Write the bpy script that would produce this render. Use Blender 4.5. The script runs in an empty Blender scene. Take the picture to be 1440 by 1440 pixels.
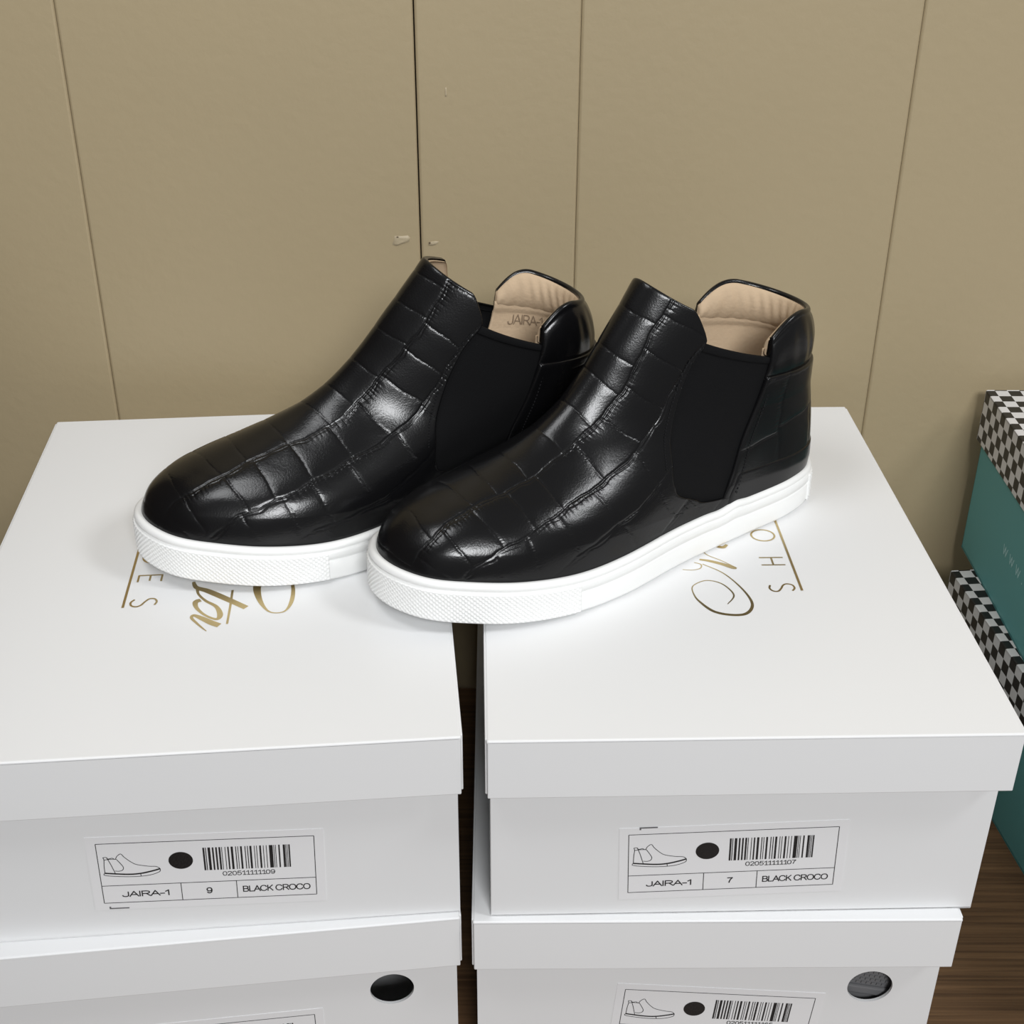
import bpy, bmesh, math, random
import numpy as np
from mathutils import Matrix, Vector

scene = bpy.context.scene
C = scene.collection
PI = math.pi
R = math.radians

# ------------------------------------------------------------------ camera
CZ = 0.6194
cam_d = bpy.data.cameras.new('camera')
cam_d.sensor_width = 36.0
cam_d.lens = 36.0 * 1902.61 / 1440.0
cam_d.clip_start = 0.02
cam = bpy.data.objects.new('camera', cam_d)
C.objects.link(cam)
cam.matrix_world = Matrix.Translation((0, 0, CZ)) @ Matrix.Rotation(R(90 - 29.859), 4, 'X') @ Matrix.Rotation(R(0.2245), 4, 'Z')
scene.camera = cam

# ------------------------------------------------------------------ world, lights, exposure
world = bpy.data.worlds.new('room_light')
scene.world = world
world.use_nodes = True
bg = world.node_tree.nodes['Background']
bg.inputs[0].default_value = (1.0, 0.985, 0.965, 1)
bg.inputs[1].default_value = 0.24

def area_light(name, loc, target, sx, sy, power, col):
    d = bpy.data.lights.new(name, 'AREA')
    d.shape = 'RECTANGLE'
    d.size, d.size_y, d.energy, d.color = sx, sy, power, col
    o = bpy.data.objects.new(name, d)
    C.objects.link(o)
    o.location = loc
    o.rotation_euler = (Vector(target) - Vector(loc)).to_track_quat('-Z', 'Y').to_euler()
    return o

area_light('panel_light', (0.40, -1.50, 1.60), (0.0, 0.65, 0.25), 0.7, 0.5, 48.0, (0.97, 0.985, 1.0))
area_light('panel_light', (1.35, 0.05, 1.75), (0.0, 0.65, 0.25), 0.40, 0.40, 13.5, (0.97, 0.985, 1.0))
area_light('panel_light', (-0.36, 0.30, 1.30), (-0.24, 0.83, 0.40), 0.30, 0.4, 4.2, (0.97, 0.985, 1.0))  # added fill lamp hung near the wall to brighten its left part

scene.view_settings.view_transform = 'Standard'
scene.view_settings.look = 'None'
scene.view_settings.gamma = 1.0
scene.view_settings.use_curve_mapping = False
scene.view_settings.exposure = -0.20

# ------------------------------------------------------------------ helpers
def tag(o, label=None, cat=None, group=None, kind=None):
    if label: o['label'] = label
    if cat: o['category'] = cat
    if group: o['group'] = group
    if kind: o['kind'] = kind
    return o

def empty(name, loc, rz=0.0):
    o = bpy.data.objects.new(name, None)
    o.empty_display_size = 0.05
    C.objects.link(o)
    o.location = loc
    o.rotation_euler = (0, 0, rz)
    return o

def mesh_obj(name, verts, faces, m, parent=None, smooth=False):
    me = bpy.data.meshes.new(name)
    me.from_pydata([tuple(map(float, v)) for v in verts], [], [tuple(map(int, f)) for f in faces])
    me.update()
    if smooth:
        me.polygons.foreach_set('use_smooth', [True] * len(me.polygons))
    o = bpy.data.objects.new(name, me)
    C.objects.link(o)
    if m: me.materials.append(m)
    if parent: o.parent = parent
    return o

def bm_obj(name, bm, m, parent=None, smooth=False):
    me = bpy.data.meshes.new(name)
    bm.normal_update()
    bm.to_mesh(me)
    bm.free()
    if smooth:
        me.polygons.foreach_set('use_smooth', [True] * len(me.polygons))
    o = bpy.data.objects.new(name, me)
    C.objects.link(o)
    if m: me.materials.append(m)
    if parent: o.parent = parent
    return o

def add_box(bm, lo, hi, bev=0.0, seg=2):
    r = bmesh.ops.create_cube(bm, size=1.0)
    vs = r['verts']
    for v in vs:
        v.co = Vector([lo[i] + (v.co[i] + 0.5) * (hi[i] - lo[i]) for i in range(3)])
    if bev:
        es = list({e for v in vs for e in v.link_edges})
        bmesh.ops.bevel(bm, geom=es, offset=bev, segments=seg, profile=0.5, affect='EDGES')

def nodes_of(name):
    m = bpy.data.materials.new(name)
    m.use_nodes = True
    nt = m.node_tree
    return m, nt, nt.nodes['Principled BSDF']

def simple(name, col, rough=0.5, metal=0.0, spec=0.5, bump=None, var=0.0, varscale=20.0):
    """principled material, optional (scale, strength, distance) noise relief and gentle colour variation"""
    m, nt, p = nodes_of(name)
    p.inputs['Base Color'].default_value = (*col, 1)
    p.inputs['Roughness'].default_value = rough
    p.inputs['Metallic'].default_value = metal
    p.inputs['Specular IOR Level'].default_value = spec
    tc = nt.nodes.new('ShaderNodeTexCoord')
    if bump:
        n = nt.nodes.new('ShaderNodeTexNoise')
        n.inputs['Scale'].default_value = bump[0]
        n.inputs['Detail'].default_value = 4
        nt.links.new(tc.outputs['Object'], n.inputs['Vector'])
        b = nt.nodes.new('ShaderNodeBump')
        b.inputs['Strength'].default_value = bump[1]
        b.inputs['Distance'].default_value = bump[2]
        nt.links.new(n.outputs['Fac'], b.inputs['Height'])
        nt.links.new(b.outputs['Normal'], p.inputs['Normal'])
    if var:
        n = nt.nodes.new('ShaderNodeTexNoise')
        n.inputs['Scale'].default_value = varscale
        n.inputs['Detail'].default_value = 3
        nt.links.new(tc.outputs['Object'], n.inputs['Vector'])
        mx = nt.nodes.new('ShaderNodeMix')
        mx.data_type = 'RGBA'
        mx.inputs[6].default_value = (*[c * (1 - var) for c in col], 1)
        mx.inputs[7].default_value = (*[min(1, c * (1 + var)) for c in col], 1)
        nt.links.new(n.outputs['Fac'], mx.inputs[0])
        nt.links.new(mx.outputs[2], p.inputs['Base Color'])
    return m

M = {}
M['paint'] = simple('beige_wall_paint', (0.375, 0.303, 0.187), 0.42, spec=0.4, bump=(140, 0.12, 0.002), var=0.035, varscale=6)
M['filler'] = simple('wall_filler', (0.41, 0.34, 0.225), 0.5, bump=(300, 0.2, 0.002))
M['gap'] = simple('dark_gap', (0.10, 0.07, 0.04), 0.9)
M['card'] = simple('white_coated_card', (0.785, 0.79, 0.795), 0.38, spec=0.35, bump=(55, 0.05, 0.001))
M['card_in'] = simple('grey_card', (0.55, 0.54, 0.53), 0.8)
M['sticker'] = simple('sticker_paper', (0.80, 0.80, 0.81), 0.45, spec=0.4)
M['ink'] = simple('black_ink', (0.012, 0.012, 0.013), 0.5)
M['ink_dot'] = simple('black_swatch', (0.010, 0.010, 0.011), 0.3, bump=(900, 0.3, 0.001))
M['foil'] = simple('gold_foil', (0.62, 0.49, 0.25), 0.36, metal=1.0)
M['leather'] = simple('black_leather', (0.0045, 0.0045, 0.0050), 0.22, spec=0.36, bump=(1100, 0.10, 0.0006))
M['gore'] = simple('black_elastic', (0.0050, 0.0050, 0.0055), 0.85, spec=0.12, bump=(2200, 0.35, 0.0008))
M['thread'] = simple('black_thread', (0.008, 0.008, 0.009), 0.85, spec=0.2)
M['lining'] = simple('beige_lining', (0.52, 0.39, 0.26), 0.75, spec=0.25, bump=(420, 0.25, 0.0012), var=0.06, varscale=60)
M['lining_print'] = simple('lining_print', (0.20, 0.14, 0.09), 0.8)
M['rubber'] = simple('white_rubber', (0.86, 0.865, 0.855), 0.42, spec=0.4)
M['teal'] = simple('teal_card', (0.12, 0.35, 0.35), 0.55, spec=0.3, bump=(300, 0.05, 0.001))
M['teal_print'] = simple('pale_print', (0.50, 0.75, 0.76), 0.6)
M['grey_fill'] = simple('grey_rubber', (0.14, 0.14, 0.145), 0.55)
M['floor'] = simple('floor_grey', (0.12, 0.10, 0.085), 0.7)
M['side'] = simple('dark_panel', (0.07, 0.05, 0.035), 0.6)

def wood_mat():
    m, nt, p = nodes_of('dark_brown_wood')
    tc = nt.nodes.new('ShaderNodeTexCoord')
    mp = nt.nodes.new('ShaderNodeMapping')
    mp.inputs['Scale'].default_value = (3.0, 130.0, 3.0)
    nt.links.new(tc.outputs['Object'], mp.inputs['Vector'])
    n = nt.nodes.new('ShaderNodeTexNoise')
    n.inputs['Scale'].default_value = 3.0
    n.inputs['Detail'].default_value = 6
    n.inputs['Distortion'].default_value = 0.4
    nt.links.new(mp.outputs[0], n.inputs['Vector'])
    r = nt.nodes.new('ShaderNodeValToRGB')
    r.color_ramp.elements[0].position = 0.32
    r.color_ramp.elements[0].color = (0.070, 0.036, 0.017, 1)
    r.color_ramp.elements[1].position = 0.68
    r.color_ramp.elements[1].color = (0.155, 0.085, 0.040, 1)
    nt.links.new(n.outputs['Fac'], r.inputs[0])
    nt.links.new(r.outputs[0], p.inputs['Base Color'])
    b = nt.nodes.new('ShaderNodeBump')
    b.inputs['Strength'].default_value = 0.15
    b.inputs['Distance'].default_value = 0.001
    nt.links.new(n.outputs['Fac'], b.inputs['Height'])
    nt.links.new(b.outputs[0], p.inputs['Normal'])
    p.inputs['Roughness'].default_value = 0.42
    return m
M['wood'] = wood_mat()

def checker_mat(a):
    m, nt, p = nodes_of('checker_print')
    tc = nt.nodes.new('ShaderNodeTexCoord')
    mp = nt.nodes.new('ShaderNodeMapping')
    mp.inputs['Location'].default_value = (0.31, 0.13, 0.42)
    mp.inputs['Scale'].default_value = (1 / a, 1 / a, 1 / a)
    nt.links.new(tc.outputs['Object'], mp.inputs['Vector'])
    ck = nt.nodes.new('ShaderNodeTexChecker')
    ck.inputs['Scale'].default_value = 1.0
    ck.inputs['Color1'].default_value = (0.014, 0.013, 0.013, 1)
    ck.inputs['Color2'].default_value = (0.66, 0.65, 0.65, 1)
    nt.links.new(mp.outputs[0], ck.inputs['Vector'])
    nt.links.new(ck.outputs['Color'], p.inputs['Base Color'])
    p.inputs['Roughness'].default_value = 0.45
    return m
M['checker'] = checker_mat(0.0083)

STROKES = {
    'J': [('s', [(.62, 1), (.62, .30), (.55, .07), (.33, 0), (.12, .08), (.05, .30)])],
    'A': [('l', [(0, 0), (.42, 1), (.84, 0)]), ('l', [(.15, .34), (.69, .34)])],
    'I': [('l', [(.12, 0), (.12, 1)])],
    'R': [('l', [(.08, 0), (.08, 1), (.50, 1)]), ('s', [(.50, 1), (.72, .92), (.78, .74), (.70, .56), (.48, .48), (.08, .48)]), ('l', [(.46, .47), (.84, 0)])],
    '-': [('l', [(.05, .38), (.42, .38)])],
    '1': [('l', [(.08, .76), (.36, 1), (.36, 0)])],
    'B': [('l', [(.46, 1), (.08, 1), (.08, 0), (.50, 0)]), ('s', [(.46, 1), (.66, .92), (.70, .76), (.64, .60), (.46, .53), (.08, .53)]), ('s', [(.46, .53), (.70, .44), (.76, .27), (.70, .08), (.50, 0)])],
    'L': [('l', [(.08, 1), (.08, 0), (.66, 0)])],
    'C': [('s', [(.86, .70), (.76, .92), (.48, 1), (.20, .90), (.05, .62), (.05, .36), (.20, .10), (.48, 0), (.76, .08), (.88, .32)])],
    'K': [('l', [(.08, 0), (.08, 1)]), ('l', [(.72, 1), (.08, .36)]), ('l', [(.30, .58), (.76, 0)])],
    'O': [('s', [(.48, 1), (.20, .91), (.05, .64), (.05, .36), (.20, .09), (.48, 0), (.76, .09), (.91, .36), (.91, .64), (.76, .91), (.48, 1)])],
    '0': [('s', [(.32, 1), (.14, .90), (.06, .60), (.06, .40), (.14, .10), (.32, 0), (.50, .10), (.58, .40), (.58, .60), (.50, .90), (.32, 1)])],
    '2': [('s', [(.07, .72), (.14, .93), (.34, 1), (.52, .92), (.57, .74), (.48, .52), (.22, .22), (.06, 0)]), ('l', [(.06, 0), (.58, 0)])],
    '5': [('l', [(.54, 1), (.15, 1), (.09, .52)]), ('s', [(.09, .52), (.32, .64), (.52, .54), (.58, .32), (.50, .08), (.30, 0), (.12, .06), (.05, .25)])],
    '6': [('s', [(.56, .76), (.48, .95), (.32, 1), (.14, .88), (.06, .55), (.08, .22), (.18, .04), (.34, 0), (.52, .10), (.58, .32), (.50, .55), (.32, .63), (.14, .54), (.07, .36)])],
    '7': [('l', [(.06, 1), (.58, 1)]), ('s', [(.58, 1), (.38, .66), (.27, .32), (.23, 0)])],
    '8': [('s', [(.32, .53), (.14, .63), (.10, .80), (.18, .95), (.32, 1), (.46, .95), (.54, .80), (.50, .63), (.32, .53), (.12, .43), (.05, .25), (.14, .06), (.32, 0), (.50, .06), (.59, .25), (.52, .43), (.32, .53)])],
    '9': [('s', [(.08, .24), (.16, .05), (.32, 0), (.50, .12), (.58, .45), (.56, .78), (.46, .96), (.30, 1), (.12, .90), (.06, .68), (.14, .45), (.32, .37), (.50, .46), (.57, .64)])],
    'W': [('l', [(0, 1), (.27, 0), (.54, 1), (.81, 0), (1.08, 1)])],
    '.': [('l', [(.10, 0), (.10, .10)])],
    ' ': [],
}
ADV = {'J': .74, 'A': .86, 'I': .26, 'R': .92, '-': .48, '1': .56, 'B': .86, 'L': .72, 'C': .98, 'K': .84, 'O': 1.02, 'W': 1.5, '.': .5, ' ': .34}
def lettering(flat, txt, cu, cv, cap, width, sw, serif=False):
    """plain stroke lettering centred on (cu, cv), cap height cap, total width width, stroke sw"""
    x, strokes = 0.0, []
    for ch in txt:
        for kind, pts in STROKES[ch]:
            strokes.append((kind, [(x + a, b) for a, b in pts]))
        if serif and ch == '1':
            strokes.append(('l', [(x + .16, 0), (x + .56, 0)]))
        x += ADV.get(ch, .68)
    xs = [p[0] for _, q in strokes for p in q]
    x0, x1 = min(xs), max(xs)
    k = (width - sw) / max(x1 - x0, 1e-6)
    for kind, pts in strokes:
        q = [(cu + (a - (x0 + x1) / 2) * k, cv + (b - 0.5) * (cap - sw)) for a, b in pts]
        if kind == 's':
            flat.line(q, sw, True)
        else:
            for a, b in zip(q[:-1], q[1:]):
                dx, dy = b[0] - a[0], b[1] - a[1]
                n = math.hypot(dx, dy) or 1
                e = sw * 0.42 / n
                flat.line([(a[0] - dx * e, a[1] - dy * e), (b[0] + dx * e, b[1] + dy * e)], sw)

def catmull(pts, n=8, closed=False):
    P = [np.array(p, float) for p in pts]
    out = []
    k = len(P)
    for i in range(k - 1):
        p0, p1, p2, p3 = P[max(i - 1, 0)], P[i], P[i + 1], P[min(i + 2, k - 1)]
        for j in range(n):
            u = j / n
            out.append(0.5 * (2 * p1 + (p2 - p0) * u + (2 * p0 - 5 * p1 + 4 * p2 - p3) * u * u + (3 * p1 - p0 - 3 * p2 + p3) * u ** 3))
    out.append(P[-1])
    return np.array(out)

def ribbon(pts, smooth=True, n=8):
    """pts: (x, y, width) -> flat ribbon vertices and quads"""
    q = catmull(pts, n) if smooth else np.array(pts, float)
    xy, w = q[:, :2], np.maximum(q[:, 2], 1e-5)
    t = np.gradient(xy, axis=0)
    t /= np.linalg.norm(t, axis=1)[:, None] + 1e-12
    nn = np.c_[-t[:, 1], t[:, 0]]
    a, b = xy + nn * w[:, None] / 2, xy - nn * w[:, None] / 2
    v = np.empty((2 * len(xy), 2))
    v[0::2], v[1::2] = a, b
    f = [(2 * i, 2 * i + 1, 2 * i + 3, 2 * i + 2) for i in range(len(xy) - 1)]
    return v, f

class Flat:
    """collects flat 2-D shapes that make up one print"""
    def __init__(s): s.v, s.f, s.l, s.n = [], [], [], 0
    def add(s, v, f, dx=0, dy=0):
        o = len(s.v)
        s.v += [(p[0] + dx, p[1] + dy) for p in v]
        s.l += [s.n] * len(v)
        s.n += 1
        s.f += [tuple(i + o for i in q) for q in f]
    def rect(s, x0, y0, x1, y1): s.add([(x0, y0), (x1, y0), (x1, y1), (x0, y1)], [(0, 1, 2, 3)])
    def line(s, pts, w, smooth=False): s.add(*ribbon([(x, y, w) for x, y in pts], smooth))
    def build(s, name, m, parent, fn, lift=(0, 0, 0)):
        return mesh_obj(name, [tuple(c + k * q for c, q in zip(fn(x, y), lift)) for (x, y), k in zip(s.v, s.l)], s.f, m, parent)

# ------------------------------------------------------------------ setting
WALL_Y, WALL_K = 0.835, 0.015
wang = math.atan(WALL_K)
wall = empty('wall_back', (0, WALL_Y, -0.72), wang)
tag(wall, 'beige painted board wall behind the shoe boxes', kind='structure')
seams = [-1.50, -1.10, -0.68, -0.475, -0.2685, -0.0590, 0.0398, 0.2418, 0.452, 0.66, 1.1, 1.6]
for i in range(len(seams) - 1):
    x0, x1 = seams[i], seams[i + 1]
    g0 = 0.00045 if abs(x0 + 0.059) < 1e-6 else 0.0001
    g1 = 0.00045 if abs(x1 + 0.059) < 1e-6 else 0.0001
    bev = 0.0016
    # board cross-section with shallow chamfered long edges
    prof = [(x0 + g0, 0.018), (x0 + g0, bev * 0.8), (x0 + g0 + 0.0007, bev * 0.25), (x0 + g0 + bev, 0.0), (x1 - g1 - bev, 0.0), (x1 - g1 - 0.0007, bev * 0.25), (x1 - g1, bev * 0.8), (x1 - g1, 0.018)]
    v = [(x, y, 0.0) for x, y in prof] + [(x, y, 2.9) for x, y in prof]
    k = len(prof)
    f = [(j, (j + 1) % k, (j + 1) % k + k, j + k) for j in range(k)] + [tuple(range(k))[::-1], tuple(range(k, 2 * k))]
    mesh_obj('board', v, f, M['paint'], wall)
mesh_obj('backing', [(-1.5, 0.016, 0), (1.6, 0.016, 0), (1.6, 0.016, 2.9), (-1.5, 0.016, 2.9)], [(0, 1, 2, 3)], M['gap'], wall)

def blob(name, cx, cz, pts, h, m):
    """low lump of old filler painted over, on the wall face"""
    n = len(pts)
    v, f = [], []
    for k, (sc, d) in enumerate(((1.0, 0.0003), (0.82, -h * 0.7), (0.5, -h), (0.15, -h * 0.8))):
        v += [(cx + x * sc, d, cz + 0.72 + z * sc) for x, z in pts]
    for k in range(3):
        f += [(k * n + i, k * n + (i + 1) % n, (k + 1) * n + (i + 1) % n, (k + 1) * n + i) for i in range(n)]
    f.append(tuple(range(3 * n, 4 * n)))
    return mesh_obj(name, v, f, m, wall, True)
blob('filler_patch', -0.0712, 0.3400, [(-.0062, -.0030), (-.0050, .0010), (-.0045, .0032), (0, .0030), (.0045, .0034), (.0060, .0020), (.0052, -.0008), (.0010, -.0022), (-.0035, -.0040)], 0.0008, M['filler'])
blob('filler_patch', -0.0515, 0.3382, [(-.0030, -.0012), (-.0008, .0010), (.0025, .0014), (.0048, .0010), (.0022, -.0010), (-.0005, -.0016)], 0.0007, M['filler'])
mesh_obj('nail_hole', [(-0.0532 + 0.0007 * math.cos(a), -0.0010, 0.72 + 0.3386 + 0.0006 * math.sin(a)) for a in np.linspace(0, 2 * PI, 9)[:-1]], [tuple(range(8))[::-1]], M['gap'], wall)
mesh_obj('nail_hole', [(-0.0735 + 0.0008 * math.cos(a), -0.0010, 0.72 + 0.3425 + 0.0004 * math.sin(a)) for a in np.linspace(0, 2 * PI, 9)[:-1]], [tuple(range(8))[::-1]], M['gap'], wall)
blob('filler_patch', -0.0409, 0.4325, [(-.0005, -.0030), (-.0006, .0028), (.0004, .0030), (.0006, -.0028)], 0.0004, M['filler'])

_q = [(-0.405, 0.824), (-0.275, 0.10), (-0.300, 0.10), (-0.430, 0.824)]
shade_panel = mesh_obj('left_shade_panel', [(x, y, -0.72) for x, y in _q] + [(x, y, 0.62) for x, y in _q], [(0, 1, 2, 3), (4, 5, 6, 7), (0, 1, 5, 4), (1, 2, 6, 5), (2, 3, 7, 6), (3, 0, 4, 7)], M['side'])  # invented upright outside the view, added to darken the left side
tag(shade_panel, 'dark upright panel added out of view to shade the left side', kind='structure')
fl = mesh_obj('floor', [(-1.6, -2.2, -0.72), (1.6, -2.2, -0.72), (1.6, 0.9, -0.72), (-1.6, 0.9, -0.72)], [(0, 1, 2, 3)], M['floor'])
tag(fl, 'plain dark floor under the table', kind='structure')

table = empty('table', (0.05, 0.44, -0.72))
tag(table, 'dark brown wood grained table top carrying all the shoe boxes', 'table')
bm = bmesh.new()
add_box(bm, (-0.85, -0.34, 0.69), (0.85, 0.375, 0.72), 0.002)
bm_obj('table_top', bm, M['wood'], table)
for lx in (-0.80, 0.75):
    for ly in (-0.30, 0.32):
        bm = bmesh.new()
        add_box(bm, (lx, ly, 0.0), (lx + 0.05, ly + 0.05, 0.69), 0.003)
        bm_obj('leg', bm, M['wood'], table)

# ------------------------------------------------------------------ white shoe boxes
BW, BD, BH, LH = 0.240, 0.3379, 0.11805, 0.0331
T = 0.0012
FRONT = 0.0105        # the body front sits this far behind the lid front

def lid_mesh(bm, w, d, top, h, bev=0.0011):
    """telescoping lid: top panel, front and back flaps over the two side flaps, small slits at the corners"""
    add_box(bm, (0, 0, top - 0.0022), (w, d, top), 0.0010, 3)
    add_box(bm, (0.0004, 0.0, top - h), (w - 0.0004, T, top - 0.0002), 0.0005, 2)
    add_box(bm, (0.0004, d - T, top - h), (w - 0.0004, d, top - 0.0002), 0.0005, 2)
    add_box(bm, (-0.0006, 0.0022, top - h + 0.0008), (T - 0.0006, d - 0.0022, top - 0.0004), 0.0005, 2)
    add_box(bm, (w - T + 0.0006, 0.0022, top - h + 0.0008), (w + 0.0006, d - 0.0022, top - 0.0004), 0.0005, 2)

def body_obj(x0, x1, y0, y1, h, m, parent, hole=None):
    """open-topped tray; hole = (x, z, r) cut through the front panel"""
    bm = bmesh.new()
    t = 0.0016
    add_box(bm, (x0, y0, 0), (x1, y1, t), 0.0004, 1)
    add_box(bm, (x0, y0 + t, 0), (x0 + t, y1 - t, h), 0.0004, 1)
    add_box(bm, (x1 - t, y0 + t, 0), (x1, y1 - t, h), 0.0004, 1)
    add_box(bm, (x0, y1 - t, 0), (x1, y1, h), 0.0004, 1)
    if not hole:
        add_box(bm, (x0, y0, 0), (x1, y0 + t, h), 0.0005, 2)
    else:
        cx, cz, r = hole
        n = 56
        loops = []
        for y in (y0, y0 + t):
            outer = [bm.verts.new(p) for p in ((x0, y, 0), (x1, y, 0), (x1, y, h), (x0, y, h))]
            inner = [bm.verts.new((cx + r * 1.03 * math.cos(a), y, cz + r * math.sin(a))) for a in np.linspace(0, 2 * PI, n + 1)[:-1]]
            eo = [bm.edges.new((outer[i], outer[(i + 1) % 4])) for i in range(4)]
            ei = [bm.edges.new((inner[i], inner[(i + 1) % n])) for i in range(n)]
            bmesh.ops.triangle_fill(bm, edges=eo + ei, use_beauty=True)
            loops.append((outer, inner))
        for a, b in ((loops[0][0], loops[1][0]), (loops[0][1], loops[1][1])):
            k = len(a)
            for i in range(k):
                bm.faces.new((a[i], a[(i + 1) % k], b[(i + 1) % k], b[i]))
        bmesh.ops.recalc_face_normals(bm, faces=bm.faces)
    return bm_obj('body', bm, m, parent)

BARS = [(708, 10), (722, 5), (735, 14), (758, 9), (776, 9), (793, 10), (808, 4), (826, 4), (840, 8), (858, 12), (882, 5), (894, 4), (908, 10), (932, 5), (945, 5), (958, 11), (982, 4), (994, 4), (1010, 10), (1030, 4), (1046, 4), (1062, 20), (1086, 4), (1095, 4), (1112, 8), (1136, 12), (1150, 4), (1158, 4), (1166, 8)]

def icon_pt(x, y):
    return ((x - 158) / 11.6, 11 + (357 - (y + 0.034 * (x - 162))) * 0.117)

def label(parent, ox, oz, tilt, size_txt, code, mark=None, y=FRONT):
    """printed sticker on the box front; (ox, oz) is the lower left corner of its printed frame, millimetres inside"""
    ca, sa = math.cos(tilt), math.sin(tilt)
    def at(lift):
        return lambda u, v: (ox + (u * ca - v * sa) / 1000, y - lift, oz + (u * sa + v * ca) / 1000)
    W, H = 99.5, 37.3
    st = Flat()
    st.rect(-4.5, -4.5, W + 4.5, H + 4.0)
    f0, f1 = at(0.00025), at(0.0)
    v = [f0(*p) for p in st.v] + [f1(*p) for p in st.v]
    s = mesh_obj('label_sticker', v, [(0, 1, 2, 3), (0, 4, 5, 1), (1, 5, 6, 2), (2, 6, 7, 3), (3, 7, 4, 0)], M['sticker'], parent)
    s['label'] = 'white paper size sticker with a thin black frame'
    up = at(0.00033)
    fr = Flat()
    lw = 0.36
    for a, b in (((0, 0), (W, 0)), ((W, 0), (W, H)), ((0, H), (W, H)), ((0, 0), (0, H)), ((0, 11), (W, 11)), ((36.4, 0), (36.4, 11)), ((62.2, 0), (62.2, 11))):
        fr.line([a, b], lw)
    fr.build('frame_print', M['ink'], s, up)
    if mark:      # stray printed corner of an older sticker
        mk = Flat()
        u0, u1, v0, dv = mark
        mk.line([(u0, v0), (u1, v0)], 0.75)
        mk.line([(u0 + 0.4, v0 - 0.37), (u0 + 0.4, v0 + dv)], 0.8)
        mk.build('print_mark', M['grey_fill'], s, up)
    bc = Flat()
    for x, w in BARS:
        bc.rect(48 + (x - 708) * 0.0862, 18.4, 48 + (x - 708 + w) * 0.0862, 32.6)
    bc.build('barcode', M['ink'], s, up)
    tx = Flat()
    lettering(tx, 'JAIRA-1', 19.6, 5.3, 3.7, 22.0, 0.60)
    lettering(tx, size_txt, 49.3, 5.5, 3.9, 2.8, 0.62)
    lettering(tx, 'BLACK CROCO', 80.8, 5.5, 3.9, 31.8, 0.56)
    lettering(tx, code, 68.4, 15.9, 2.8, 24.4, 0.38, True)
    tx.build('lettering', M['ink'], s, up, (0, -1e-6, 0))
    dot = Flat()
    n = 36
    dot.add([(37.6 + 5.6 * math.cos(a), 25.3 + 5.3 * math.sin(a)) for a in np.linspace(0, 2 * PI, n + 1)[:-1]], [tuple(range(n))])
    dot.build('colour_swatch', M['ink_dot'], s, at(0.0004))
    ic = Flat()
    lw = 0.34
    def L(pts, w=lw, sm=True): ic.line([icon_pt(*p) for p in pts], w, sm)
    L([(187, 203), (191, 216), (187, 250), (186, 285)])
    L([(187, 203), (205, 202), (213, 210), (235, 206), (250, 212), (262, 196), (283, 184), (300, 202), (330, 226), (360, 241), (420, 250), (460, 252), (478, 262), (480, 272)])
    L([(206, 203), (222, 237), (240, 287)])
    L([(191, 216), (225, 212), (256, 212)])
    L([(256, 212), (274, 234), (287, 255), (281, 270), (262, 276), (240, 275)])
    L([(186, 287), (300, 293), (372, 289), (440, 275), (479, 264)], 0.85)
    L([(186, 285), (187, 299), (290, 306), (372, 304), (430, 296), (473, 281), (480, 270)])
    L([(373, 289), (375, 304)], lw, False)
    ic.build('boot_drawing', M['ink'], s, up)
    return s

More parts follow.
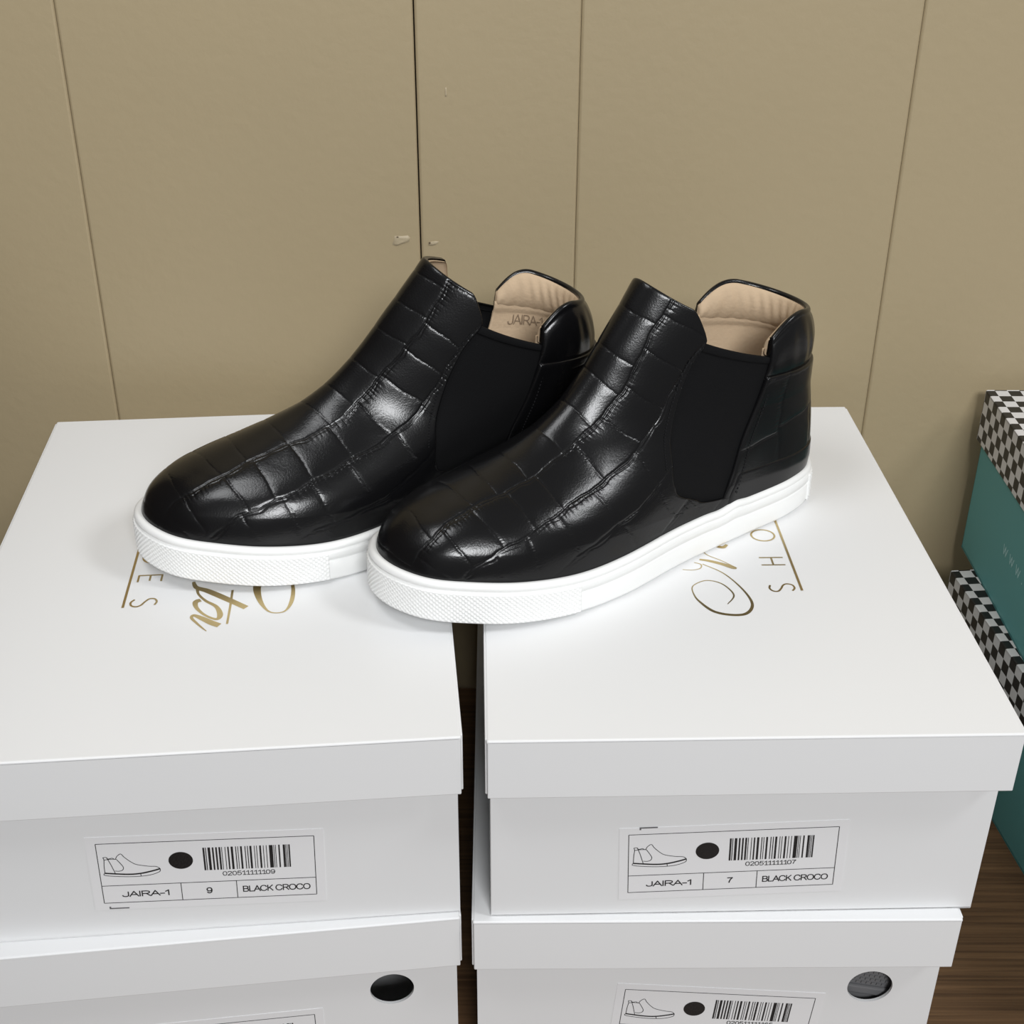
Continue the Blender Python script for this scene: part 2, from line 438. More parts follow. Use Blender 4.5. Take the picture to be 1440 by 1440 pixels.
def logo(lid, flip, which, top):
    """gold foil print on the lid top; flip turns it half round"""
    Z = top + 0.00008
    def fn(x, y):
        return (x, y, Z)
    tr = (lambda x, y: (BW - x, BD - y)) if flip else (lambda x, y: (x, y))
    g = Flat()
    w = 0.00105
    def S(c, k=1.0):
        # an S lying on its back: reading direction +y, letter top towards -x
        pts = [(0.0050, -0.0030), (0.0066, -0.0005), (0.0060, 0.0024), (0.0035, 0.0036), (0.0012, 0.0024), (-0.0004, -0.0006), (-0.0024, -0.0032), (-0.0050, -0.0030), (-0.0064, -0.0004), (-0.0056, 0.0026)]
        g.add(*ribbon([(*tr(c[0] + a, c[1] + b), w) for a, b in pts]))
    def seg(a, b, ww=w):
        g.add(*ribbon([(*tr(*a), ww), (*tr(*b), ww)], False))
    X = 0.1545
    S((X, 0.1205))
    seg((X - .0064, 0.1428), (X + .0064, 0.1428)); seg((X - .0064, 0.1502), (X + .0064, 0.1502)); seg((X, 0.1428), (X, 0.1502))
    g.add(*ribbon([(*tr(X + 0.0064 * math.cos(a), 0.1735 + 0.0060 * math.sin(a)), w) for a in np.linspace(0, 2 * PI, 33)], False))
    seg((X - .0064, 0.1915), (X + .0064, 0.1915)); seg((X - .0060, 0.1915), (X - .0060, 0.1978)); seg((X, 0.1915), (X, 0.1970)); seg((X + .0060, 0.1915), (X + .0060, 0.1978))
    S((X, 0.2175))
    seg((0.1645, 0.1175), (0.1645, 0.2215), 0.0013)
    g.build('foil_lettering', M['foil'], lid, fn, (0, 0, 1.2e-5))
    k = Flat()
    if which == 'start':
        fl_ = [(.1239, .1059), (.1284, .1135), (.1262, .1215), (.1220, .1265), (.1155, .1281), (.1085, .1229), (.1080, .1150), (.1101, .1081), (.1160, .0993), (.1251, .0960), (.1325, .0976), (.1365, .1061), (.1339, .1194), (.1266, .1348), (.1167, .1444)]
        wd = [.0005, .0009, .0009, .0008, .0007, .0006, .0008, .0013, .0019, .0019, .0019, .0015, .0011, .0008, .0007]
        k.add(*ribbon([(x, y, q) for (x, y), q in zip(fl_, wd)]))
        k.add(*ribbon([(.1158, .1490, .0016), (.1205, .1476, .0022), (.1270, .1443, .0026), (.1322, .1408, .0030), (.1342, .1395, .0014)]))
        k.add(*ribbon([(.1335, .1410, .0006), (.1275, .1475, .0006), (.1210, .1531, .0006), (.1190, .1570, .0006)]))
        k.add(*ribbon([(.1125, .1460, .0006), (.1158, .1440, .0007), (.1150, .1402, .0006), (.1105, .1385, .0005), (.1054, .1391, .0005)]))
        k.add(*ribbon([(.1270, .1625, .0020), (.1305, .1612, .0024), (.1330, .1640, .0016)]))
    else:
        def rb(p, q, sm=True): k.add(*ribbon([(x, y, w_ * q) for x, y, w_ in p], sm))
        rb([(.1085, .1380, .0012), (.1105, .1325, .0020), (.1161, .1290, .0026), (.1230, .1236, .0028), (.1297, .1180, .0027), (.1376, .1113, .0026)], 1.35)
        rb([(.1294, .1283, .0011), (.1295, .1129, .0011), (.1293, .0975, .0010)], 1.15, False)
        rb([(.1112, .1318, .0014), (.1122, .1262, .0010), (.1165, .1195, .0012), (.1225, .1135, .0016), (.1251, .1060, .0022), (.1236, .1022, .0014), (.1177, .1062, .0011), (.1128, .1130, .0015), (.1116, .1185, .0022), (.1140, .1203, .0022)], 1.35)
        rb([(.1256, .0965, .0026), (.1215, .0992, .0027), (.1160, .1038, .0022), (.1120, .1066, .0014), (.1112, .1042, .0012), (.1140, .0998, .0010), (.1168, .0958, .0008), (.1197, .0921, .0004)], 1.35)
        rb([(.1500, .1440, .0010), (.1440, .1390, .0024), (.1418, .1298, .0030), (.1440, .1176, .0020), (.1483, .1080, .0009), (.1528, .1052, .0006), (.1576, .1069, .0008), (.1602, .1153, .0016), (.1604, .1276, .0014), (.1580, .1390, .0008)], 1.35)
    k.build('foil_script', M['foil'], lid, fn, (0, 0, 1.5e-5))

def shoe_box(x, y, yaw, z, text, hole=None):
    o = empty('shoe_box', (x, y, z), yaw)
    tag(o, text, 'shoe box', 'white shoe boxes under the boots')
    bm = bmesh.new()
    lid_mesh(bm, BW, BD, BH, LH)
    lid = bm_obj('lid', bm, M['card'], o)
    body_obj(0.0016, BW - 0.0016, FRONT, BD - 0.003, BH - T - 0.0002, M['card'], o, hole)
    return o, lid

b_r, lid_r = shoe_box(-0.0109, 0.4650, 0.0279, BH, 'white shoe box with size 7 sticker, under the heel of the nearer boot')
label(b_r, 0.0681, 0.1330 - BH, R(1.9), '7', '020511111107', (5.0, 13.6, 41.4, -1.3))
logo(lid_r, False, 'start', BH)
b_l, lid_l = shoe_box(-0.2609, 0.4456, 0.0938, BH, 'white shoe box with size 9 sticker, under the toe of the farther boot')
label(b_l, 0.0702, 0.1398 - BH, R(-1.7), '9', '020511111109', (2.0, 11.2, -3.6, 1.2))
logo(lid_l, True, 'end', BH)
b_r2, lid_r2 = shoe_box(-0.0184, 0.4718, 0.0122, 0.0, 'white shoe box with tilted sticker and grey filled finger hole, beneath the size 7 box', (0.2045, 0.0590, 0.0113))
label(b_r2, 0.0752, 0.0212, R(-4.4), '6', '020511111165')
b_l2, lid_l2 = shoe_box(-0.2627, 0.4454, 0.1217, 0.0, 'white shoe box with an empty dark finger hole, beneath the size 9 box', (0.2049, 0.0605, 0.0109))
label(b_l2, 0.0652, 0.0095, R(0.4), '8', '020511111108')

# grey ribbed boot sole seen through the finger hole of the lower box
bm = bmesh.new()
add_box(bm, (-0.045, 0.0, -0.024), (0.022, 0.030, 0.024), 0.008, 3)
for i in range(9):
    for j in range(5):
        add_box(bm, (-0.013 + i * 0.0028 + (j % 2) * 0.0014, -0.0006, -0.005 + j * 0.0026), (-0.0115 + i * 0.0028 + (j % 2) * 0.0014, 0.001, -0.0036 + j * 0.0026))
add_box(bm, (-0.045, -0.002, -0.0115), (0.022, 0.004, -0.006), 0.001)
so = bm_obj('packed_boot_sole', bm, M['grey_fill'])
so.matrix_world = Matrix.Translation((-0.0184, 0.4718, 0)) @ Matrix.Rotation(0.0122, 4, 'Z') @ Matrix.Translation((0.2045, FRONT + 0.0065, 0.0595)) @ Matrix.Rotation(R(12), 4, 'Y')
tag(so, 'grey textured rubber sole seen through the finger hole of the lower box', 'shoe sole')

# ------------------------------------------------------------------ teal boxes with checkered lids
def teal_box(x, y, yaw, z, text, printed=False):
    """x, y: back left corner of the lid"""
    w, d, h, lh = 0.190, 0.300, 0.1205, 0.0365
    o = empty('checkered_shoe_box', (x, y, z), yaw)
    tag(o, text, 'shoe box', 'teal boxes with checkered lids')
    bm = bmesh.new()
    add_box(bm, (0, -d, h - T), (w, 0, h), 0.0012, 3)
    for lo, hi in (((0, -d, h - lh), (w, -d + T, h - .0002)), ((0, -T, h - lh), (w, 0, h - .0002)), ((0, -d, h - lh), (T, 0, h - .0002)), ((w - T, -d, h - lh), (w, 0, h - .0002))):
        add_box(bm, lo, hi, 0.0004, 1)
    bmesh.ops.remove_doubles(bm, verts=bm.verts, dist=1e-6)
    bm_obj('lid', bm, M['checker'], o)
    bm = bmesh.new()
    ins = 0.003
    t = 0.0016
    add_box(bm, (ins, -d + ins, 0), (w - ins, -ins, t))
    add_box(bm, (ins, -d + ins, 0), (ins + t, -ins, h - 0.002), 0.0004, 1)
    add_box(bm, (w - ins - t, -d + ins, 0), (w - ins, -ins, h - 0.002), 0.0004, 1)
    add_box(bm, (ins, -d + ins, 0), (w - ins, -d + ins + t, h - 0.002), 0.0004, 1)
    add_box(bm, (ins, -ins - t, 0), (w - ins, -ins, h - 0.002), 0.0004, 1)
    bd = bm_obj('body', bm, M['teal'], o)
    if printed:
        ww = Flat()
        lettering(ww, 'W W W .', 0, 0, 6.8, 39.0, 0.8)
        ww.build('lettering', M['teal_print'], bd, lambda u, v: (ins - 0.00012, -0.0940 - u / 1000, 0.0425 + v / 1000))
    return o
teal_box(0.3027, 0.7900, R(5.7), 0.0, 'teal shoe box with checkered lid on the table, lower of the two')
teal_box(0.3163, 0.8250, R(-0.2), 0.1206, 'teal shoe box with checkered lid, stacked on another checkered box', True)

# ------------------------------------------------------------------ boots
SL = 0.282
SK = np.array([0, .008, .035, .11, .25, .42, .58, .70, .80, .89, .955, .99, 1.0])
SWD = np.array([0, .0125, .0232, .0322, .0372, .0432, .0520, .0535, .0493, .0392, .0280, .0135, 0])

def hermite(xk, yk, x):
    xk, yk, x = np.asarray(xk, float), np.asarray(yk, float), np.asarray(x, float)
    m = np.empty_like(yk)
    dx, dy = np.diff(xk), np.diff(yk)
    s = dy / dx
    m[1:-1] = (s[:-1] * dx[1:] + s[1:] * dx[:-1]) / (dx[1:] + dx[:-1])
    m[0], m[-1] = s[0], s[-1]
    i = np.clip(np.searchsorted(xk, x, side='right') - 1, 0, len(xk) - 2)
    h = dx[i]
    u = (x - xk[i]) / h
    return (2 * u ** 3 - 3 * u ** 2 + 1) * yk[i] + (u ** 3 - 2 * u ** 2 + u) * h * m[i] + (-2 * u ** 3 + 3 * u ** 2) * yk[i + 1] + (u ** 3 - u ** 2) * h * m[i + 1]

THK = np.arccos(2 * SK - 1)[::-1]
WK = SWD[::-1]
def w_out(th):
    return hermite(THK, WK, np.abs(th))
ARCH = 0.0
def w_side(th):
    """half width on either side: fuller outer edge, narrower inner edge, optional waist under the arch"""
    th = wrap(th)
    a = np.abs(th)
    w = w_out(a)
    s = 0.0070 + (1 + np.cos(a)) / 2 * (SL - 0.0070)
    return np.where(th < 0, w * (1 - 0.19 * np.sin(a)), w - ARCH * np.exp(-((s - 0.102) / 0.050) ** 2) * np.sin(a))

FR0 = np.array([(.2770, .022), (.2775, .030), (.2735, .0395), (.2645, .0475), (.250, .0540), (.232, .0600), (.21, .0675), (.19, .0760), (.175, .0860), (.160, .1010), (.147, .1185), (.136, .1335), (.127, .1465), (.1215, .1545)])
BK0 = np.array([(.0120, .014), (.0105, .030), (.0105, .050), (.0135, .072), (.0180, .095), (.0215, .117), (.0225, .125)])
def arc(K):
    return np.r_[0, np.cumsum(np.linalg.norm(np.diff(K, axis=0), axis=1))]
def wrap(th):
    return (th + PI) % (2 * PI) - PI

def P(th, v):
    th = wrap(th)
    fs, fz = hermite(vF, FR[:, 0], v), hermite(vF, FR[:, 1], v)
    bs, bz = hermite(vB, BK[:, 0], v), hermite(vB, BK[:, 1], v)
    t = (1 + np.cos(th)) / 2
    a = np.abs(th)
    b = np.clip(v / 0.62, 0, 1)
    b = b * b * (3 - 2 * b)
    k = 0.925 - 0.26 * v
    sh = 0.0350 * np.sin(a) * (1 + 0.22 * np.cos(a) ** 2) * (1 - 0.50 * t ** 2.2) * (1 - 0.05 * (1 - t))
    w = (1 - b) * w_side(th) * k + b * sh
    return np.stack([bs + t * (fs - bs), np.sign(th) * w, bz + t * (fz - bz)], -1)

def PN(th, v, off):
    e = 2e-3
    n = np.cross(P(th + e, v) - P(th - e, v), P(th, v + e) - P(th, v - e))
    n /= np.linalg.norm(n, axis=-1, keepdims=True) + 1e-12
    return P(th, v) + n * np.asarray(off)[..., None]

def edge_fn(pts):
    q = sorted([inv(*p)[::-1] for p in pts])
    vs, ts = [], []
    for v, t in q:
        if not vs or v > vs[-1] + 0.004:
            vs.append(v); ts.append(t)
    vs, ts = np.array(vs), np.array(ts)
    def fn(v):
        v = np.clip(v, vs[0], vs[-1])
        return hermite(vs, ts, v)
    return fn
def inv(s, z):
    i = np.argmin((_pg[..., 0] - s) ** 2 + (_pg[..., 2] - z) ** 2)
    return _tg.flat[i], _vg.flat[i]
_tg, _vg = np.meshgrid(np.linspace(0.02, PI - 0.02, 500), np.linspace(0, 1.03, 500), indexing='ij')
V_COL = 0.70
TEXT_AT = (-2.244, 0.748)

def set_shape(lean, heel_in, arch):
    """lean: how far the top of the shaft leans towards the heel"""
    global ARCH, FR, BK, vB, vF, _pg, th_front, th_back, V_GF, V_GB, _rf, _ra
    ln = lambda z: lean * np.clip((z - 0.055) / 0.09, 0, 2) ** 1.3
    ARCH = arch
    FR = FR0.copy()
    BK = BK0.copy()
    BK[:, 0] += heel_in * np.clip((BK[:, 1] - 0.02) / 0.08, 0, 1.2)
    aB = arc(BK)
    vB = aB / aB[-2]
    FR[:, 0] += ln(FR[:, 1])
    aF = arc(FR)
    vF = aF / aF[-2]
    _pg = P(_tg, _vg)
    e = lambda pts: [(s + 1.05 * float(ln(z)), z) for s, z in pts]
    th_front = edge_fn(e([(.1035, .136), (.1035, .128), (.1040, .118), (.1125, .106), (.1190, .092), (.1245, .075), (.1276, .058), (.1280, .047), (.1245, .0405), (.113, .0345), (.100, .0295), (.085, .0270), (.080, .0215), (.078, .0175)]))
    th_back = edge_fn([(.061, .133), (.0635, .118), (.0650, .101), (.071, .080), (.079, .060), (.086, .040), (.0925, .0180)])
    V_GF, V_GB = inv(*e([(.104, .117)])[0])[1], inv(.065, .101)[1]
    q = np.linspace(0, 1.05, 400)
    _rf = np.stack([hermite(vF, FR[:, 0], q), hermite(vF, FR[:, 1], q)], 1)
    _ra = np.r_[0, np.cumsum(np.linalg.norm(np.diff(_rf, axis=0), axis=1))]

def grid_obj(name, pos, m, parent, skirt=None, flip=False):
    """pos: rows x cols x 3; skirt: matching positions for an inward rim"""
    r, c = pos.shape[:2]
    v = pos.reshape(-1, 3)
    i, j = np.meshgrid(np.arange(r - 1), np.arange(c - 1), indexing='ij')
    a = (i * c + j).ravel()
    f = np.stack([a, a + 1, a + c + 1, a + c], 1)
    if skirt is not None:
        rim = np.r_[np.arange(c), (np.arange(1, r)) * c + c - 1, (r - 1) * c + np.arange(c - 2, -1, -1), np.arange(r - 2, 0, -1) * c]
        base = len(v)
        sv = skirt.reshape(-1, 3)[rim]
        md = v[rim] * 0.55 + sv * 0.45
        v = np.vstack([v, md, sv])
        k = len(rim)
        q = np.arange(k)
        n = (q + 1) % k
        f = np.vstack([f, np.stack([rim[n], rim, base + q, base + n], 1), np.stack([base + n, base + q, base + k + q, base + k + n], 1)])
    if flip: f = f[:, ::-1]
    me = bpy.data.meshes.new(name)
    me.vertices.add(len(v)); me.loops.add(len(f) * 4); me.polygons.add(len(f))
    me.vertices.foreach_set('co', v.astype(np.float32).ravel())
    me.loops.foreach_set('vertex_index', f.astype(np.int32).ravel())
    me.polygons.foreach_set('loop_start', np.arange(0, len(f) * 4, 4, dtype=np.int32))
    me.polygons.foreach_set('loop_total', np.full(len(f), 4, dtype=np.int32))
    me.polygons.foreach_set('use_smooth', np.ones(len(f), dtype=bool))
    me.update(calc_edges=True)
    me.validate()
    me.materials.append(m)
    o = bpy.data.objects.new(name, me)
    C.objects.link(o)
    if parent: o.parent = parent
    return o

# ridge-based leather coordinates: sigma along the instep, d across the surface
def leather_coords(p):
    q = p.reshape(-1, 3)
    sig = np.empty(len(q)); dep = np.empty(len(q))
    for k in range(0, len(q), 20000):
        c = q[k:k + 20000]
        dd = (c[:, None, 0] - _rf[None, :, 0]) ** 2 + (c[:, None, 2] - _rf[None, :, 1]) ** 2
        i = dd.argmin(1)
        sig[k:k + 20000] = _ra[i]
        dep[k:k + 20000] = np.sqrt(dd[np.arange(len(c)), i])
    # smooth the quantised arc length
    d = np.sqrt(q[:, 1] ** 2 + dep ** 2) * 1.06 * np.sign(q[:, 1])
    return sig.reshape(p.shape[:-1]), d.reshape(p.shape[:-1])

def croc(sig, d, seed, rows, pitch, depth=0.00042, gw=0.00058, pillow=0.00020):
    rng = np.random.RandomState(seed)
    h = np.zeros_like(sig)
    ph = rng.rand(8) * 6.28
    wob = lambda s, k: 0.0011 * np.sin(s * 95 + ph[k % 8]) + 0.0004 * np.sin(s * 310 + ph[(k + 3) % 8]) + 0.00012 * np.sin(s * 900 + ph[(k + 5) % 8])
    E = [rows[i] + wob(sig, i) for i in range(len(rows))]
    near = np.full_like(sig, 1.0)
    for i, e in enumerate(E):
        dd = np.abs(d - e)
        near = np.minimum(near, dd)
        amp = 0.75 + 0.25 * np.sin(sig * 60 + i)
        h -= depth * 0.8 * amp * np.exp(-(dd / gw) ** 2)
        h -= depth * 0.5 * amp * np.exp(-((d - e - 0.0016 - 0.0004 * np.sin(sig * 500)) / (gw * 0.8)) ** 2)
        # short crinkles across the long creases
        cr = np.clip(np.sin(sig * 2 * PI / 0.0024 + 2.0 * np.sin(sig * 400 + i)), 0, 1) ** 3
        h -= depth * 0.45 * cr * np.exp(-((d - e - 0.002) / 0.0022) ** 2) * (0.5 + 0.5 * np.sin(sig * 75 + i * 2.1))
    for i in range(len(rows) - 1):
        inside = (d >= E[i]) & (d < E[i + 1])
        mid = (rows[i] + rows[i + 1]) / 2
        s0 = rng.rand() * pitch
        sl = (rng.rand() - 0.5) * 0.25
        for k in range(-2, int(0.24 / pitch) + 3):
            c = s0 + (k + (rng.rand() - 0.5) * 0.35) * pitch
            bend = 0.06 * rng.randn()
            amp = 0.55 + 0.45 * rng.rand()
            x = sig - c - (sl + bend) * (d - mid) - 0.0003 * np.sin(d * 300 + k) - 0.00008 * np.sin(d * 1500 + k * 3)
            x = np.abs(x)
            near = np.where(inside, np.minimum(near, x * 1.4), near)
            h -= np.where(inside, depth * 0.46 * amp * (0.6 if abs(mid) < 0.005 else 1.0) * np.exp(-(x / (gw * 0.75)) ** 2), 0)
    h += pillow * (1 - np.exp(-near / 0.0035))
    return h

def make_boot(heel, ang, seed, text, printed, far_drop=0.050, lean=0.0, heel_in=0.0, arch=0.0):
    set_shape(lean, heel_in, arch)
    root = empty('ankle_boot', (heel[0], heel[1], 2 * BH + 0.00015), PI + R(ang))
    tag(root, text, 'boot', 'pair of black ankle boots on the white boxes')

    # ---- sole
    n = 420
    th = np.linspace(-PI, PI, n, endpoint=False)
    # even spacing along the outline
    def out_pt(t):
        return np.stack([0.0070 + (1 + np.cos(t)) / 2 * (SL - 0.0070), np.sign(wrap(t)) * w_side(t)], -1)
    tt = np.linspace(-PI, PI, 4000)
    op = out_pt(tt)
    al = np.r_[0, np.cumsum(np.linalg.norm(np.diff(op, axis=0), axis=1))]
    def th_at(a): return np.interp(a, al, tt)
    th = th_at(np.linspace(0, al[-1], n, endpoint=False))
    def out_n(t):
        e = 0.02
        g = out_pt(t + e) - out_pt(t - e)
        g /= np.linalg.norm(g, axis=-1, keepdims=True)
        return np.stack([g[..., 1], -g[..., 0]], -1)
    if np.sum(out_n(np.array([0.3]))[0] * np.array([1, 0])) < 0:
        sgn = -1.0
    else:
        sgn = 1.0
    def spring(s): return 0.0095 * np.clip((s / SL - 0.60) / 0.40, 0, 1) ** 2
    def rim_h(s):
        # top of the foxing: a little dip at the ball, a small buckle in the arch
        return 0.0232 - 0.0012 * np.exp(-((s - 0.19) / 0.03) ** 2) + 0.0012 * np.exp(-((s - 0.082) / 0.006) ** 2) - 0.0006 * np.exp(-((s - 0.096) / 0.006) ** 2)
    def sole_ring(t, inset, z):
        q = out_pt(t)
        nn = out_n(t) * sgn
        xy = q - nn * np.asarray(inset)[..., None]
        return np.concatenate([xy, (z + spring(q[..., 0]))[..., None]], -1)
    s_ = out_pt(th)[:, 0]
    h = rim_h(s_)
    prof = [(.0060, 0 * h), (.0022, 0 * h), (.0006, 0 * h + .0007), (.0001, 0 * h + .0022), (.0, h * .30), (.0, h * .52), (.0005, h * .54), (.0007, h * .56), (.0005, h * .58), (.0, h * .60), (-.0001, h * .74), (.0000, h - .0050), (.0007, h - .0045), (.0008, h - .0040), (.0002, h - .0034), (-.0002, h - .0022), (.0003, h - .0009), (.0013, h - .0001), (.0026, h), (.0050, h - .0010), (.0065, h - .0040)]
    rings = np.stack([sole_ring(th, np.full(n, i), z) for i, z in prof])
    rings = np.concatenate([rings, rings[:, :1]], 1)
    sole = grid_obj('sole', rings, M['rubber'], root, flip=True)
    sole['label'] = 'white rubber cupsole with a raised rim'
    # bottom of the sole and insole board
    bt = sole_ring(th, np.full(n, .0060), 0 * h)
    mesh_obj('sole_bottom', bt, [tuple(range(n))], M['rubber'], sole)
    ib = sole_ring(th, np.full(n, .0062), h - .0045)
    mesh_obj('insole', ib, [tuple(range(n))], M['lining'], root)
    # ---- textured toe and heel bumpers
    def bumper(name, a0, a1, pitch=0.00042, lab=None):
        k = int((a1 - a0) / pitch)
        rows = 40
        A, Zf = np.meshgrid(np.linspace(a0, a1, k), np.linspace(0, 1, rows), indexing='ij')
        t = th_at(A % al[-1])
        s = out_pt(t)[..., 0]
        hh = rim_h(s)
        z = 0.0016 + (hh - 0.0052 - 0.0016) * Zf
        I, J = np.meshgrid(np.arange(k), np.arange(rows), indexing='ij')
        ux, uz = A * 2 * PI / 0.0028, (z - 0.0016) * 2 * PI / 0.0025
        bumps = np.clip(np.cos(ux) * np.cos(uz), -0.2, 1.0)
        off = 0.0008 + 0.00060 * bumps
        edge = np.minimum(np.minimum(I, k - 1 - I), np.minimum(J, rows - 1 - J))
        off = np.where(edge == 0, 0.0009, off)
        pos = sole_ring(t, -off, z)
        o = grid_obj(name, pos, M['rubber'], sole, skirt=sole_ring(t, off * 0 + 0.0006, z), flip=True)
        if lab: o['label'] = lab
    a_toe = al[-1] / 2
    s_of_a = lambda a: out_pt(th_at(a))[0]
    a_end = next(a for a in np.arange(a_toe, al[-1], 0.0005) if s_of_a(a) < 0.196)
    bumper('toe_bumper', 2 * a_toe - a_end, a_end, lab='white rubber toe band with fine diamond texture')
    a_h = 0.030
    bumper('heel_bumper', al[-1] - a_h, al[-1] + a_h)

    # ---- front leather (vamp)
    def top_front(A):
        aa = np.abs(A)
        drop = np.where(A < 0, far_drop, 0.050) * aa ** 1.8
        return 1.0 - drop - 0.080 * np.clip((aa - 0.86) / 0.14, 0, 1) ** 2.2
    nc, nr = 500, 540
    a = np.linspace(-1, 1, nc)
    b = np.linspace(0, 1, nr)
    A, B_ = np.meshgrid(a, b)
    aa = np.abs(A)
    vt = top_front(A)
    V = B_ * vt
    TH = A * th_front(V)
    base = P(TH, V)
    sig, d = leather_coords(base)
    rows = [-.112, -.088, -.066, -.044, -.0195, .0195, .044, .066, .088, .112]
    hgt = croc(sig, d, seed, rows, 0.0190)
    eb = np.clip((1 - aa) / 0.012, 0, 1)
    ev = np.clip((1 - B_) / 0.012, 0, 1)
    fold = np.sqrt(np.clip(1 - (1 - np.minimum(eb, ev)) ** 2, 0, 1))
    # a soft crease where the foot flexes
    low_ = np.clip(V / 0.10, 0, 1)
    off = (0.0004 + 0.0006 * low_) + 0.0006 * fold * low_ + hgt * np.clip(fold * 1.3, 0, 1) * low_
    vamp = grid_obj('vamp', PN(TH, V, off), M['leather'], root, skirt=PN(TH, V, off * 0 - 0.0012))
    vamp['label'] = 'glossy black crocodile embossed leather front'
    # its lining
    a2 = np.linspace(-1, 1, 80); b2 = np.linspace(0, 1, 60)
    A, B_ = np.meshgrid(a2, b2)
    aa = np.abs(A)
    vt = top_front(A) - 0.004
    V = 0.30 + B_ * (vt - 0.30)
    TH = A * (th_front(np.maximum(V, 0.36)) - 0.01)
    o = grid_obj('tongue_lining', PN(TH, V, 0 * V - 0.0014), M['lining'], root, skirt=PN(TH, V, 0 * V - 0.0026))
    o['label'] = 'beige fabric lining inside the front'

    # ---- elastic gores, one on each side
    for sd in (-1, 1):
        A, B_ = np.meshgrid(np.linspace(0, 1, 60), np.linspace(0, 1, 90))
        vt = V_GF + (V_GB - V_GF) * A
        V = 0.06 + B_ * (vt - 0.06)
        t0 = th_front(np.maximum(V, 0.30)) - 0.07
        t1 = th_back(V) + 0.07
        TH = t0 + (t1 - t0) * A
        rib = 0.00006 * np.sin(A * 60 * PI)
        thk = 0.0004 * np.clip((1 - B_) / 0.03, 0, 1) + 0 * A
        pos = PN(sd * TH, V, thk - 0.0004 + rib)
        gore = grid_obj('elastic_gore', pos, M['gore'], root, skirt=PN(sd * TH, V, 0 * V - 0.0018), flip=(sd < 0))
        gore['label'] = 'matt black elastic side panel'
        # folded top hem of the elastic
        hv = np.linspace(0, 1, 7)
        A, K = np.meshgrid(np.linspace(0.08, 0.92, 50), hv)
        vt = V_GF + (V_GB - V_GF) * A
        V = vt - 0.022 + 0.026 * K
        TH = (th_front(vt) - 0.07) + ((th_back(vt) + 0.07) - (th_front(vt) - 0.07)) * A
        grid_obj('hem', PN(sd * TH, V, 0.0006 + 0.0003 * np.sin(K * PI)), M['gore'], gore, skirt=PN(sd * TH, V, 0 * V - 0.0018), flip=(sd < 0))

    # ---- heel leather (quarter)
    nc, nr = 240, 150
    A, B_ = np.meshgrid(np.linspace(-1, 1, nc), np.linspace(0, 1, nr))
    V = B_ * (V_COL + 0.02)
    TH = PI + A * (PI - th_back(V))
    base = P(TH, V)
    hz = base[..., 2]
    q1 = base[..., 0] * np.sign(base[..., 1] + 1e-9) + 0.0
    hgt = croc(hz, q1, seed + 5, [-.12, -.052, -.020, .020, .052, .12], 0.031, 0.00035, 0.0006, 0.0002)
    hgt = np.where(np.abs(q1) < 0.012, hgt * 0.2, hgt)
    aa = np.abs(A)
    fold = np.sqrt(np.clip(1 - (1 - np.clip((1 - aa) / 0.02, 0, 1)) ** 2, 0, 1))
    low_ = np.clip(V / 0.14, 0, 1)
    ftop = np.sqrt(np.clip(1 - (1 - np.clip((1 - B_) / 0.03, 0, 1)) ** 2, 0, 1))
    off = (0.0002 + 0.0012 * low_) + 0.0007 * fold * low_ + hgt * fold * low_ + 0.0012 * np.clip((B_ - 0.80) / 0.20, 0, 1) * ftop
    quarter = grid_obj('heel_quarter', PN(TH, V, off), M['leather'], root, skirt=PN(TH, V, off * 0 - 0.0010))
    quarter['label'] = 'black crocodile embossed leather heel'
    # counter strip over the heel at the sole
    A, B_ = np.meshgrid(np.linspace(-1, 1, 160), np.linspace(0, 1, 30))
    V = 0.0 + B_ * (0.205 + 0.03 * (1 - np.abs(A)) ** 2)
    TH = PI + A * (PI - th_back(V) - 0.03)
    fo = np.sqrt(np.clip(1 - (1 - np.clip(np.minimum((1 - np.abs(A)) / 0.02, (1 - B_) / 0.04), 0, 1)) ** 2, 0, 1))
    grid_obj('heel_counter', PN(TH, V, 0.0004 + 0.0018 * np.clip(V / 0.14, 0, 1) + 0.0005 * fo), M['leather'], root, skirt=PN(TH, V, 0 * V))

    # ---- padded collar
    nc, nr = 180, 46
    A, K = np.meshgrid(np.linspace(-1, 1, nc), np.linspace(0, 1, nr))
    aa = np.abs(A)
    vt = 0.990 - 0.012 * aa ** 2 - 0.115 * np.clip((aa - 0.62) / 0.38, 0, 1) ** 2.3
    vl = V_COL + 0.0 * aa
    end = np.sqrt(np.clip(1 - np.clip((aa - 0.90) / 0.10, 0, 1) ** 2, 0, 1))
    up = np.clip(K / 0.72, 0, 1)
    roll = np.clip((K - 0.72) / 0.28, 0, 1)
    V = vl + (vt - vl) * up + 0.018 * np.sin(roll * PI)
    off = 0.0004 + (0.0030 * np.sin(np.clip(up * 1.06, 0, 1) * PI) ** 0.6) * (0.35 + 0.65 * end) - 0.0034 * (1 - np.cos(roll * PI)) / 2
    # wrinkles of the padding
    off = off + 0.00025 * np.sin(A * 38 + 3 * up) * np.sin(up * PI)
    TH = PI + A * (PI - th_back(np.minimum(V, 0.97)))
    collar = grid_obj('collar', PN(TH, V, off), M['leather'], root, skirt=PN(TH, V, off * 0 - 0.0024))
    collar['label'] = 'padded black leather heel collar'

    # ---- heel lining: padded upper band, then the smooth lower part
    A, K = np.meshgrid(np.linspace(-1, 1, 120), np.linspace(0, 1, 40))
    aa = np.abs(A)
    vt = 0.990 - 0.012 * aa ** 2 - 0.115 * np.clip((aa - 0.62) / 0.38, 0, 1) ** 2.3
    V = 0.805 + (vt + 0.004 - 0.805) * K
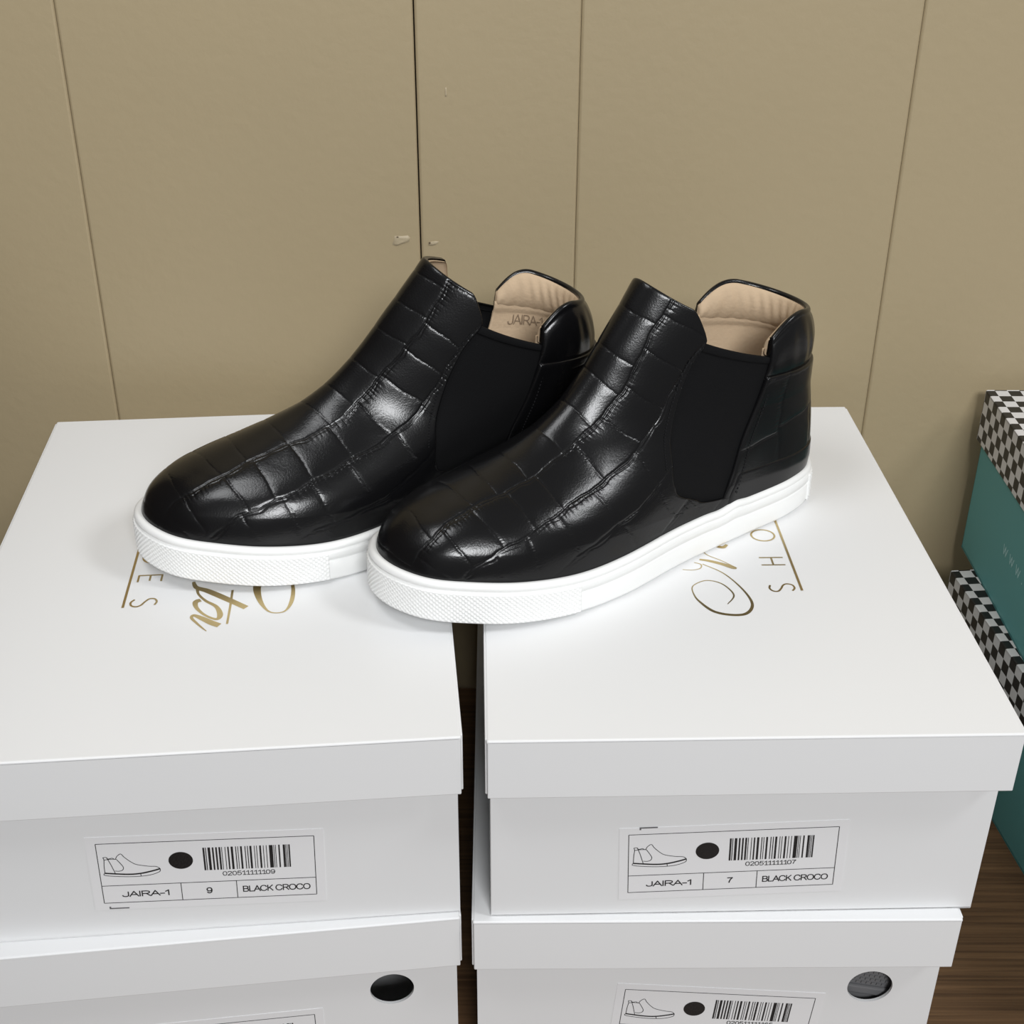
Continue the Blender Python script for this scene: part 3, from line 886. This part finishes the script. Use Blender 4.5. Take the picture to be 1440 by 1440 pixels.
    pad = np.sin(np.clip(K * 0.97 + 0.03, 0, 1) * PI) ** 0.55
    off = -0.0026 - 0.0046 * pad * (0.4 + 0.6 * np.sqrt(np.clip(1 - aa ** 6, 0, 1))) + 0.00030 * np.sin(A * 47 + 2 * np.sin(K * 3)) * pad
    TH = PI + A * (PI - th_back(np.minimum(V, 0.97)) + 0.015)
    o = grid_obj('collar_lining', PN(TH, V, off), M['lining'], root, skirt=PN(TH, V, 0 * V - 0.0020), flip=False)
    o['label'] = 'padded beige fabric inside the heel collar'
    A, K = np.meshgrid(np.linspace(-1, 1, 120), np.linspace(0, 1, 60))
    V = 0.10 + (0.830 - 0.10) * K
    TH = PI + A * (PI - th_back(V) + 0.030)
    off = -0.0034 - 0.0012 * np.clip((K - 0.93) / 0.02, 0, 1) + 0.0005 * np.sin(A * 9 + K * 4) * (1 - K)
    low = grid_obj('heel_lining', PN(TH, V, off), M['lining'], root, skirt=PN(TH, V, off + 0.0012))
    low['label'] = 'beige fabric lining below the collar'
    if printed:
        pr = Flat()
        lettering(pr, 'JAIRA-1', 0, 0, 5.0, 19.0, 0.42)
        tc, vc = TEXT_AT
        pp = np.array(pr.v) / 1000
        mesh_obj('lettering', PN(tc - pp[:, 0] / 0.045, vc + pp[:, 1] / 0.095, np.full(len(pp), -0.0052)), pr.f, M['lining_print'], low)

    # ---- stitches beside the gores
    def stitches(name, edge, v0, v1, d_off, lift, parent):
        for sd in (-1, 1):
            sv, sf = [], []
            vs = np.linspace(v0, v1, 34)
            for k in range(len(vs) - 1):
                va, vb = vs[k], vs[k] + (vs[k + 1] - vs[k]) * 0.62
                ta, tb = sd * (edge(np.array([va]))[0] + d_off), sd * (edge(np.array([vb]))[0] + d_off)
                p0 = PN(np.array([ta]), np.array([va]), np.array([lift]))[0]
                p1 = PN(np.array([tb]), np.array([vb]), np.array([lift]))[0]
                nn = PN(np.array([ta]), np.array([va]), np.array([lift + 0.0005]))[0] - p0
                ax = (p1 - p0) / np.linalg.norm(p1 - p0)
                sdv = np.cross(ax, nn / np.linalg.norm(nn)) * 0.00035
                o = len(sv)
                mid = (p0 + p1) / 2
                sv += [p0 + sdv, p0 - sdv, mid + sdv + nn * .3, mid - sdv + nn * .3, mid + nn, p1 + sdv, p1 - sdv]
                sf += [(o, o + 1, o + 4), (o, o + 4, o + 2), (o + 1, o + 3, o + 4), (o + 2, o + 4, o + 5), (o + 3, o + 6, o + 4), (o + 4, o + 6, o + 5)]
            tag(mesh_obj(name, sv, sf, M['thread'], parent), kind='stuff')
    stitches('stitching', th_front, 0.34, 0.84, -0.045, 0.0019, vamp)
    stitches('stitching', th_back, 0.10, 0.68, 0.06, 0.0026, quarter)
    return root

make_boot((0.1728, 0.7127), 31.67, 3, 'black croc leather ankle boot nearer the camera, heel on the size 7 box', False)
make_boot((0.0615, 0.7225), 24.4, 11, 'black croc leather ankle boot farther back, toe on the size 9 box', True, 0.018, -0.0105, 0.006, 0.0135)
